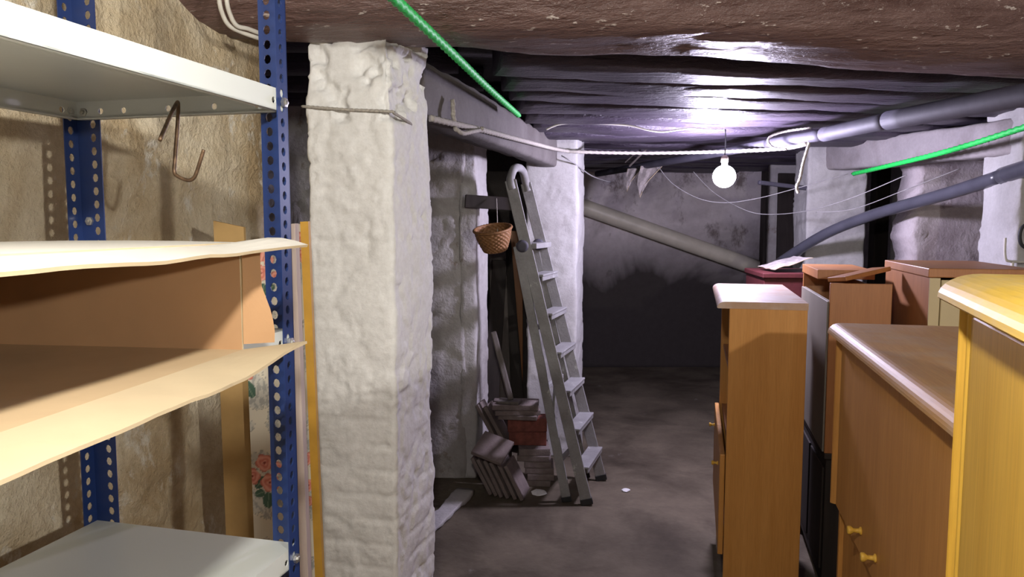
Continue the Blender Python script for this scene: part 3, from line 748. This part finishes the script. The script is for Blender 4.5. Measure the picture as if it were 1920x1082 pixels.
# cream cabinet
p = PY(1737, 503, 2.60); HE = p.z
er = empty('cream_cabinet', Vector((p.x+0.012, p.y, 0)), -AX, 'brown cabinet with cream door standing behind the honey cabinet', 'cabinet')
W_, L = 0.335, 0.62
box('side_panel', (0, 0, 0), (0.02, L, HE-0.03), M['redoak'], er)
box('side_panel', (W_-0.02, 0, 0), (W_, L, HE-0.03), M['redoak'], er)
box('back_panel', (0.02, L-0.01, 0.02), (W_-0.02, L-0.002, HE-0.03), M['redoak'], er, 0.001)
box('top', (-0.006, -0.012, HE-0.032), (W_+0.006, L, HE), M['redoak'], er, 0.003)
box('plinth', (0.02, 0.02, 0), (W_-0.02, 0.035, 0.08), M['darkwood'], er, 0.001)
box('face_frame', (0.0, -0.008, 0.08), (0.034, 0.0, HE-0.034), M['cream'], er, 0.001)
box('door', (0.036, -0.014, 0.08), (W_-0.004, 0.004, HE-0.04), M['cream'], er, 0.003)
# dark red box in the far corner
p0 = PY(1432, 545, 4.3); zr = PY(1470, 512, 4.3).z
rr = empty('red_chest', (p0.x, 4.3, 0), rad(-6), 'dark red painted chest behind the bookcase', 'chest')
box('body', (0, 0, 0.05), (0.34, 0.5, zr-0.03), M['redpaint'], rr, 0.004); box('lid', (-0.01, -0.012, zr-0.03), (0.35, 0.51, zr), M['redpaint'], rr, 0.005)
for x in (0.01, 0.29):
    for y in (0.01, 0.45): box('foot', (x, y, 0), (x+0.04, y+0.04, 0.05), M['darkwood'], rr, 0.003)
# crumpled pale sheet on it
pg = []
for j in range(7):
    row = []
    for i in range(9):
        x = p0.x+0.07+0.028*i; y = 4.33+0.05*j
        row.append((x, y, zr+0.012+0.022*i*0.35+0.014*fbm(Vector((x*14, y*14, 1)), 3)+0.01))
    pg.append(row)
o = sheet('crumpled_sheet', pg, 0.003, M['rag'], M['rag'], None); tag(o, 'crumpled pale sheet on the dark red chest', 'sheet')
# dark board leaning in the far right corner
p = PY(1480, 541, 6.5)
tag(bar('dark_board', (p.x+0.0, 6.5, 0), (p.x+0.06, 6.72, 2.0), 0.22, 0.03, (1,0,0), M['darkwood']), 'dark board leaning in the far corner behind the white pillar', 'board')
p = PY(1440, 541, 7.4)
tag(box('corner_post', (p.x+0.06, 7.76, 0), (p.x+0.18, 7.88, 2.15), M['darkwood'], None, 0.006), 'dark post against the patchy back wall near the cream pipe end', 'post')

# ------------------------------------------------------------------ stepladder
fa = PZ(1101, 946, 0); fb = PZ(1128, 900, 0); fc = PZ(1063, 940, 0); fd = fb+(fc-fa)*0.85
ta = PY(957, 338, fa.y+0.08); tb = PY(986, 350, fb.y-0.02); tb.z = ta.z
lad = empty('stepladder', (fa+fb)/2, 0, 'folded paint-splashed aluminium stepladder leaning beside the slim white pillar', 'ladder')
LO = lad.location.copy()
sx = Vector((1, -0.1, 0))
ua, ub = (ta-fa), (tb-fb)
for f_, t_ in ((fa, ta), (fb, tb)):
    r_ = bar('front_rail', f_-LO, t_-LO, 0.062, 0.024, sx, M['alu'], lad)
    d_ = (t_-f_).normalized(); bar('rubber_foot', f_-LO-d_*0.0, f_-LO+d_*0.035, 0.068, 0.03, sx, M['rubber'], r_)
hf = 0.80
ha, hb = fa+ua*hf-Vector((0.045,0,0)), fb+ub*hf-Vector((0.045,0,0))
for f_, t_ in ((fc, ha), (fd, hb)):
    r_ = bar('rear_rail', f_-LO, t_-LO, 0.05, 0.022, sx, M['alu'], lad)
    d_ = (t_-f_).normalized(); bar('rubber_foot', f_-LO, f_-LO+d_*0.03, 0.056, 0.028, sx, M['rubber'], r_)
# hand loop
mid = (ta+tb)/2
tube('hand_loop', [ta-LO-ua.normalized()*0.05, ta-LO, ta*0.8+tb*0.2-LO+Vector((0,0,0.062)), mid-LO+Vector((0,0,0.078)), ta*0.2+tb*0.8-LO+Vector((0,0,0.062)), tb-LO, tb-LO-ub.normalized()*0.05], 0.023, M['alu'], lad, 10, 6)
for k in range(6):
    t = 0.115+0.119*k
    a = fa+ua*t; b_ = fb+ub*t
    s0 = bar('step', a-LO+Vector((0.015,0,0)), b_-LO+Vector((0.015,0,0)), 0.085, 0.012, (1,0,0.0), M['alu'], lad)
    bar('step_lip', a-LO+Vector((0.05,0,-0.017)), b_-LO+Vector((0.05,0,-0.017)), 0.028, 0.008, (0,0,1), M['alu'], s0)
t = 0.80; a = fa+ua*t; b_ = fb+ub*t
bar('top_platform', a-LO, b_-LO, 0.12, 0.03, (1,0,0), M['alu'], lad)
for f_, u_ in ((fa, ua), (fb, ub)):
    q = f_+u_*hf-LO
    lathe('hinge', [(0.018, -0.03), (0.034, -0.028), (0.034, 0.028), (0.018, 0.03)], M['pipe_d'], lad, 14, Matrix.Translation(q-Vector((0.02,0,0))) @ Matrix.Rotation(math.pi/2, 4, 'X'))
for t in (0.16, 0.45, 0.68):
    bar('rear_brace', fc+(ha-fc)*t-LO, fd+(hb-fd)*t-LO, 0.025, 0.02, (0,0,1), M['alu'], lad)
bar('spreader', fa+ua*0.42-LO, fc+(ha-fc)*0.30-LO, 0.018, 0.006, (0,0,1), M['alu'], lad)

# ------------------------------------------------------------------ tiles and bricks beside the ladder
def tile_at(c, dims, rx=0, ry=0, rz=0, mat=None, name='clay_tile', lab='', grp=None, cat='tile'):
    bm = bmesh.new(); w, d_, t_ = dims
    bmbox(bm, (-w/2, -d_/2, -t_/2), (w/2, d_/2, t_/2), 0.004)
    bmesh.ops.recalc_face_normals(bm, faces=bm.faces)
    mt = Matrix.Translation(c) @ Matrix.Rotation(rz, 4, 'Z') @ Matrix.Rotation(ry, 4, 'Y') @ Matrix.Rotation(rx, 4, 'X')
    bmesh.ops.transform(bm, matrix=mt, verts=bm.verts)
    return tag(bm_obj(name, bm, mat or M['tile']), lab, cat, grp)
lean = rad(27)
for k in range(6):
    bp = PZ(926+12.0*k, 930+2.2*k, 0); hh = 0.235-0.004*k
    c = Vector((bp.x-math.sin(lean)*hh/2, bp.y+0.10, math.cos(lean)*hh/2+0.008))
    tile_at(c, (0.021, 0.20, hh), ry=-lean+rad(random.uniform(-2, 2)), rz=rad(-14+random.uniform(-3,3)), lab=['outermost clay tile of the slanting row, the one farthest from the stepladder', 'second clay tile of the slanting row, next to the outermost', 'third clay tile of the slanting row counted from the plaster jamb', 'fourth clay tile of the slanting row counted from the plaster jamb', 'fifth clay tile of the slanting row, next to the one showing its face', 'clay tile showing its broad face at the stepladder end of the slanting row'][k], grp='tiles leaning in a row on the floor')
tile_at(PY(924, 844, 4.10)+Vector((0,0.0,0.012)), (0.185, 0.19, 0.024), rx=rad(24), ry=rad(16), rz=rad(-18), lab='square clay tile lying tilted on top of the slanting row')
z = 0.0
st0 = PZ(1006, 914, 0)
for k, (w, t_, dx) in enumerate(((0.15,0.036,0.012),(0.16,0.04,0.02),(0.17,0.036,0.015),(0.16,0.038,0.005),(0.19,0.036,-0.02),(0.185,0.042,-0.02))):
    tile_at(Vector((st0.x+dx+0.005, st0.y+0.11, z+t_/2)), (w, 0.2, t_-0.001), rz=rad(random.uniform(-10, 4)), lab=['lowest', 'second from the floor', 'third from the floor', 'fourth from the floor', 'fifth from the floor', 'topmost'][k]+' flat grey brick in the pile under the red bricks', grp='flat bricks piled under the red ones')
    z += t_
for k in range(2):
    bw = 0.235-0.01*(1-k)
    rc = Vector((PY(988+2*(1-k), 800, st0.y+0.12).x, st0.y+0.14, z+0.041))
    tile_at(rc, (bw, 0.12, 0.081), rz=rad(-3+5*k), mat=M['brick'], name='red_brick', lab=('lower' if k == 0 else 'upper')+' red brick of two stacked on the grey brick pile', cat='brick')
    z += 0.082
for k, (w, t_, dx, r_) in enumerate(((0.23, 0.028, -0.02, -8), (0.27, 0.03, -0.035, 4), (0.275, 0.034, -0.04, -3))):
    tile_at(Vector((PY(980, 760, st0.y+0.12).x+dx+0.0, st0.y+0.13, z+t_/2)), (w, 0.18, t_-0.001), rz=rad(r_), lab=['lowest', 'middle', 'topmost'][k]+' grey slab of three stacked on the red bricks', grp='slabs on the red bricks')
    z += t_
TOPZ = z
for k in range(2):
    c = PY(918+15*k, 788+3*k, st0.y+0.20)
    tile_at(c, (0.024, 0.15, 0.25), ry=rad(-30), rz=rad(-14), lab=['outer clay slab leaning steeply towards the niche jamb, away from the red bricks', 'inner clay slab leaning steeply, next to the red bricks'][k], grp='slabs leaning on the red bricks')
# block under the leaning slabs
bp = PY(940, 850, st0.y+0.2)
tile_at(Vector((bp.x+0.005, st0.y+0.24, 0.11)), (0.12, 0.14, 0.218), lab='upright grey block hidden behind the slanting row of tiles', name='stone_block', cat='block')
# hand hoe standing on the slabs
t0 = PY(925, 622, st0.y+0.2); t1 = Vector((PY(958, 735, st0.y+0.1).x, st0.y+0.1, TOPZ+0.012))
hr_ = empty('wooden_scraper', t1, 0, 'old wooden handled scraper standing on the grey slabs', 'tool')
bar('handle', t0-t1, Vector((0,0,0.005)), 0.036, 0.026, (1,0,0), M['oldwood'], hr_, 0.008)
box('blade', (-0.075, -0.05, -0.012), (0.06, 0.04, 0.006), M['oldwood'], hr_, 0.004, Matrix.Rotation(rad(-14), 4, 'Z'))
# dark planks and boards in the recess
for k, (px, w, rx_, lab) in enumerate(((915, 0.10, -0.08, 'dark plank leaning in the recess next to the niche wall'), (945, 0.12, 0.05, 'dark grey plank leaning in the middle of the recess'), (975, 0.11, 0.12, 'dark plank leaning in the recess close to the slim pillar'))):
    p = PY(px, 700, 4.98)
    tag(bar('old_plank', (p.x, 4.95+0.07*k, 0), (p.x-rx_, 5.12+0.07*k, 1.30+0.08*k), w, 0.025, (1,0,0), M['darkwood' if k != 1 else 'oldwood']), lab, 'plank')
p = PY(965, 515, 4.9)
tag(box('red_board', (p.x-0.12, 5.30, 0), (p.x+0.06, 5.34, 1.50), M['redoak'], None, 0.004), 'reddish board standing deep in the recess below the basket', 'board')
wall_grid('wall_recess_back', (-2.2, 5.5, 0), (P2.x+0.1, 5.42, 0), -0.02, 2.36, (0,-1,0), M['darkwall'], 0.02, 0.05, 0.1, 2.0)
# jamb: whitish upright at the corner of the niche wall
tag(pillar('plaster_jamb', NW1+Vector((-0.03, 0.0, 0)), (1,0.05,0), (0.24,0.97,0), 0.10, 0.27, -0.01, 2.2, M['niche'], 0.012, 'worn plaster jamb at the end of the niche wall', 'jamb', 0.02), kind=None)
# threshold kerb along the niche
k0 = PZ(873, 925, 0); k1 = PZ(800, 1000, 0)
o = rough_beam('trim_1', Vector((k0.x, k0.y, 0.01)), Vector((k1.x-0.05, k1.y-0.16, 0.01)), 0.10, 0.03, M['niche'], None, 0.010, 0.03, 8); tag(o, kind='structure')

# wooden bracket plank on the niche wall, basket hanging from it
a = PY(872, 377, 4.36); b_ = PY(962, 383, 4.40)
tag(bar('bracket_plank', a, b_, 0.075, 0.05, (0,0,1), M['darkwood']), 'short dark plank fixed across the niche wall above the basket', 'plank')
bc = PY(929, 470, 4.22)
bk = empty('wicker_basket', bc, 0, 'small round wicker basket hanging beside the stepladder', 'basket')
bk.rotation_euler = (rad(14), rad(-7), 0)
V = []; Fc = []; seg = 160; rows = 44
for side in (0, 1):
    for j in range(rows+1):
        t = j/rows; z = 0.128*t; R = 0.066+0.039*math.sin(t*1.45)
        for k in range(seg):
            th = 2*math.pi*k/seg; row = int(t*11); w = 0.0036*math.sin(th*20+math.pi*(row % 2))*abs(math.sin(t*11*math.pi))-0.002*(1-abs(math.sin(t*11*math.pi)))
            r = R+w-(0.007 if side else 0); V.append(Vector((r*math.cos(th), r*math.sin(th), z if not side else max(z, 0.006))))
m1 = (rows+1)*seg
for j in range(rows):
    for k in range(seg):
        x = j*seg+k; y = j*seg+(k+1) % seg; Fc.append((x, y, y+seg, x+seg)); Fc.append((m1+x, m1+x+seg, m1+y+seg, m1+y))
for k in range(seg):
    x = rows*seg+k; y = rows*seg+(k+1) % seg; Fc.append((x, y, m1+y, m1+x))
Fc.append(tuple(range(seg))[::-1]); Fc.append(tuple(range(m1, m1+seg)))
mesh_obj('woven_body', V, Fc, M['wicker'], bk, True)
ring = [Vector((0.106*math.cos(2*math.pi*k/40), 0.106*math.sin(2*math.pi*k/40), 0.128)) for k in range(41)]
V, Fc = tube_data(resample(ring, 0.006), 0.008, 10, 110, 0.2); mesh_obj('rim', V, Fc, M['wicker'], bk, True)
tag(tube('hanging_string', [PY(931, 372, 4.34), PY(932, 400, 4.30), PY(933, 440, 4.28)], 0.0025, M['rope']), 'string holding the wicker basket to the dark plank', 'string')

# ------------------------------------------------------------------ pipes
o = tube('drain_pipe', [PY(1060, 376, 7.85), PY(1250, 443, 7.85), PY(1418, 502, 7.85)], 0.083, M['pvc'], None, 24, 4); tag(o, 'cream plastic drain pipe sloping across the patchy back wall', 'pipe')
pr = empty('ceiling_pipe', PY(1600, 241, 3.6), 0, 'thick dark pipe running under the joists above the pale lintel', 'pipe')
PO = pr.location.copy()
def seg_pipe(name, a, b, r, mat, parent, O, sg=20): return tube(name, [a-O, (a+b)/2-O, b-O], r, mat, parent, sg, 3)
A0, A1, A2, A3 = PY(1990, 165, 2.45), PY(1665, 226, 3.3), PY(1545, 252, 3.85), PY(1440, 270, 4.3)
seg_pipe('pipe_length', A0, A1, 0.041, M['pipe_d'], pr, PO); seg_pipe('socket_joint', A1-(A1-A0).normalized()*0.02, A2, 0.037, M['pipe_d'], pr, PO)
seg_pipe('pipe_length', A2, A3, 0.031, M['pipe_d'], pr, PO); seg_pipe('pipe_length', A3, PY(1120, 326, 6.6), 0.027, M['pipe_d'], pr, PO)
B0, B1 = PY(1990, 296, 3.3), PY(1880, 330, 3.72)
gp = empty('glossy_pipe', PY(1700, 385, 4.4), 0, 'glossy dark grey pipe sloping down in front of the right white pillar', 'pipe'); GO = gp.location.copy()
seg_pipe('socket', B0, B1, 0.043, M['pipe'], gp, GO)
tube('pipe_length', [p-GO for p in (B1, PY(1780, 362, 4.15), PY(1640, 402, 4.75), PY(1545, 440, 5.1), PY(1462, 492, 5.5))], 0.036, M['pipe'], gp, 20, 5)

# ------------------------------------------------------------------ ropes and wires
tag(rope('green_rope', [PY(690, -48, 1.45), PY(742, 0, 1.66), PY(848, 100, 2.20), PY(915, 165, 2.75), PY(972, 216, 3.45)], 0.0115, M['green']), 'bright green rope stretched from the log beam to the grey lintel', 'rope')
tag(rope('green_rope', [PY(1990, 215, 2.95), PY(1920, 239, 3.2), PY(1760, 288, 3.9), PY(1600, 326, 5.05)], 0.013, M['green']), 'bright green rope passing in front of the pale right lintel', 'rope')
tag(rope('white_rope', [PY(808, 222, 2.50), PY(850, 232, 2.70), PY(900, 243, 3.05), PY(980, 264, 3.75), PY(1048, 281, 4.68), PY(1090, 285, 4.80), PY(1200, 287, 4.85), PY(1330, 285, 4.6), PY(1460, 279, 4.2), PY(1512, 270, 3.96)], 0.0105, M['rope'], None, 6), 'long white hemp rope strung across the room under the joists', 'rope')
kp = PY(853, 237, 2.72)
tag(rope('rope_end', [PY(849, 188, 2.72), PY(850, 215, 2.70), kp, PY(856, 243, 2.70), PY(868, 250, 2.74), PY(885, 247, 2.86), PY(900, 244, 3.0), PY(905, 240, 3.0)], 0.008, M['rope']), 'knotted rope end looped on the white rope beside the thick pillar', 'rope')
tag(rope('rope_tail', [PY(1512, 262, 3.95), PY(1517, 268, 3.95), PY(1512, 285, 3.95), PY(1505, 310, 3.96), PY(1500, 335, 3.96), PY(1494, 350, 3.96), PY(1497, 362, 3.96)], 0.0075, M['rope']), 'frayed pale rope tail hanging beside the right white pillar', 'rope')
tag(rope('rope_loop', [PY(1475, 280, 4.05), PY(1450, 277, 4.1), PY(1440, 264, 4.12), PY(1450, 253, 4.12), PY(1480, 245, 4.1), PY(1520, 240, 4.0)], 0.0065, M['rope']), 'rope loop slung round the thick dark pipe', 'rope')
def wire(pts, lab, r=0.003, mat='wire'): tag(tube('hanging_wire', pts, r, M[mat], None, 6, 8), lab, 'wire')
wire([PY(1234, 312, 5.6), PY(1262, 345, 5.5), PY(1310, 372, 5.4), PY(1360, 380, 5.3), PY(1420, 372, 5.2), PY(1490, 354, 5.1), PY(1590, 326, 5.0)], 'upper thin wire sagging under the lit globe bulb')
wire([PY(1300, 322, 5.7), PY(1340, 362, 5.6), PY(1400, 395, 5.4), PY(1450, 402, 5.3), PY(1520, 394, 5.0), PY(1600, 370, 4.7), PY(1700, 328, 4.45)], 'lower thin wire sagging across the right white pillar')
wire([PY(1530, 398, 5.0), PY(1600, 392, 4.8), PY(1700, 355, 4.5), PY(1800, 316, 4.3)], 'thin wire rising towards the mouldy side wall above the glossy pipe')
wire([PY(1053, 292, 4.80), PY(1075, 305, 4.8), PY(1110, 330, 5.2), PY(1145, 342, 5.7)], 'thin dark wire hanging from the slim white pillar top', 0.0045)
tag(tube('ceiling_cable', [PY(1024, 243, 4.02), PY(1050, 233, 4.02), PY(1090, 231, 4.02), PY(1175, 235, 4.04), PY(1215, 244, 4.05), PY(1245, 247, 4.06), PY(1290, 241, 4.08), PY(1330, 243, 4.1), PY(1357, 243, 4.1)], 0.005, M['cable']), 'white cable stapled along a joist to the lit globe bulb', 'cable')
tag(bar('thin_stick', PY(1180, 312, 5.6), PY(1230, 262, 5.4), 0.012, 0.012, (0,0,1), M['oldwood']), 'pale thin stick poking up to the joists, longer of two', 'stick')
tag(bar('thin_stick', PY(1172, 305, 5.7), PY(1222, 260, 5.5), 0.010, 0.010, (0,0,1), M['oldwood']), 'pale thin stick poking up to the joists, beside the longer one', 'stick')
tag(bar('pipe_stub', PY(1422, 342, 5.35), PY(1512, 353, 5.45), 0.03, 0.03, (0,0,1), M['pipe_d'], None, 0.008), 'short grey rod sticking out left of the right white pillar', 'rod')
for px, py, w, hgt, lab in ((1186, 316, 0.11, 0.15, 'smaller dusty rag hanging from the far end of the ceiling pipe'), (1216, 311, 0.17, 0.20, 'larger dusty rag hanging from the far end of the ceiling pipe')):
    yr = 5.82 if px < 1200 else 5.70; g = []; o0 = PY(px, py, yr)
    for j in range(7):
        t = j/6; g.append([(o0.x+(u-0.35)*w*(1-t*0.75)-t*w*0.4, yr+0.02*math.sin(u*9+t*3), o0.z-t*hgt*(0.7+0.5*math.sin(u*3.0))) for u in lin(0, 1, 7)])
    tag(sheet('hanging_rag', g, 0.004, M['rag'], M['rag'], None), lab, 'rag')
# wire bracket on the ragged pillar
tag(tube('wire_bracket', [PY(1885, 446, 3.45), PY(1884, 470, 3.45), PY(1886, 486, 3.45), PY(1893, 490, 3.45), PY(1915, 491, 3.46), PY(1930, 491, 3.5)], 0.006, M['cable'], None, 8, 5), 'pale wire bracket fixed on the ragged white pillar', 'bracket')
tag(tube('bracket_rod', [PY(1899, 490, 3.44), PY(1896, 515, 3.44), PY(1893, 560, 3.44), PY(1892, 700, 3.44)], 0.007, M['cable'], None, 8, 4), 'thin pale rod hanging below the wire bracket', 'rod')
tag(tube('black_cable', [PY(1935, 415, 3.40), PY(1918, 425, 3.40), PY(1912, 440, 3.40), PY(1915, 458, 3.40), PY(1930, 470, 3.4)], 0.008, M['blackcord'], None, 8, 5), 'black cable curling on the ragged white pillar', 'cable')

# plaster crumbs lying on the floor
for px, py, w, lab in ((1173, 919, 0.05, 'small white plaster chip lying on bare floor beside the stepladder foot'), (1010, 924, 0.09, 'white plaster chip at the foot of the grey brick pile')):
    p = PZ(px, py, 0.0); bm = bmesh.new()
    bmesh.ops.create_icosphere(bm, subdivisions=2, radius=w/2)
    for v in bm.verts:
        v.co *= 1+0.35*fbm(v.co*60+Vector((px, 0, 0)), 2); v.co.z = max(-0.004, v.co.z*0.3); v.co += p+Vector((0, 0, 0.0))
    tag(bm_obj('plaster_chip', bm, M['white']), lab, 'debris')

# ------------------------------------------------------------------ lamps
def pendant(name, pos, rb, top, matb, label, cordr=0.003):
    r_ = empty(name, pos, 0, label, 'lamp')
    lathe('bulb', [(rb*math.sin(math.pi*k/20)+0.0005, -rb*math.cos(math.pi*k/20)) for k in range(0, 19)], matb, r_, 28)
    lathe('socket', [(0.016, rb*0.92), (0.018, rb+0.006), (0.014, rb+0.012), (0.02, rb+0.016), (0.02, rb+0.045), (0.008, rb+0.055)], M['brass'], r_, 16)
    tube('cord', [Vector((0,0,rb+0.05)), Vector((0.002,0,(rb+0.05+top-pos[2])/2)), Vector((0,0,top-pos[2]))], cordr, M['blackcord'], r_, 8, 4)
pb = PY(1358, 331, 4.1)
pendant('pendant_globe', pb, 0.061, PY(1358, 242, 4.1).z, M['bulb_far'], 'lit white globe bulb hanging on a black cord in the middle of the room')
pendant('pendant_bulb', Vector(NEAR_POS), 0.035, CEIL_Z+0.12, M['bulb_near'], 'lit bulb on a short cord under the ceiling in front of the shelving')
pendant('pendant_bulb', Vector(SIDE_POS), 0.035, CEIL_Z+0.12, M['bulb_side'], 'lit bulb on a long cord behind the honey cabinet')
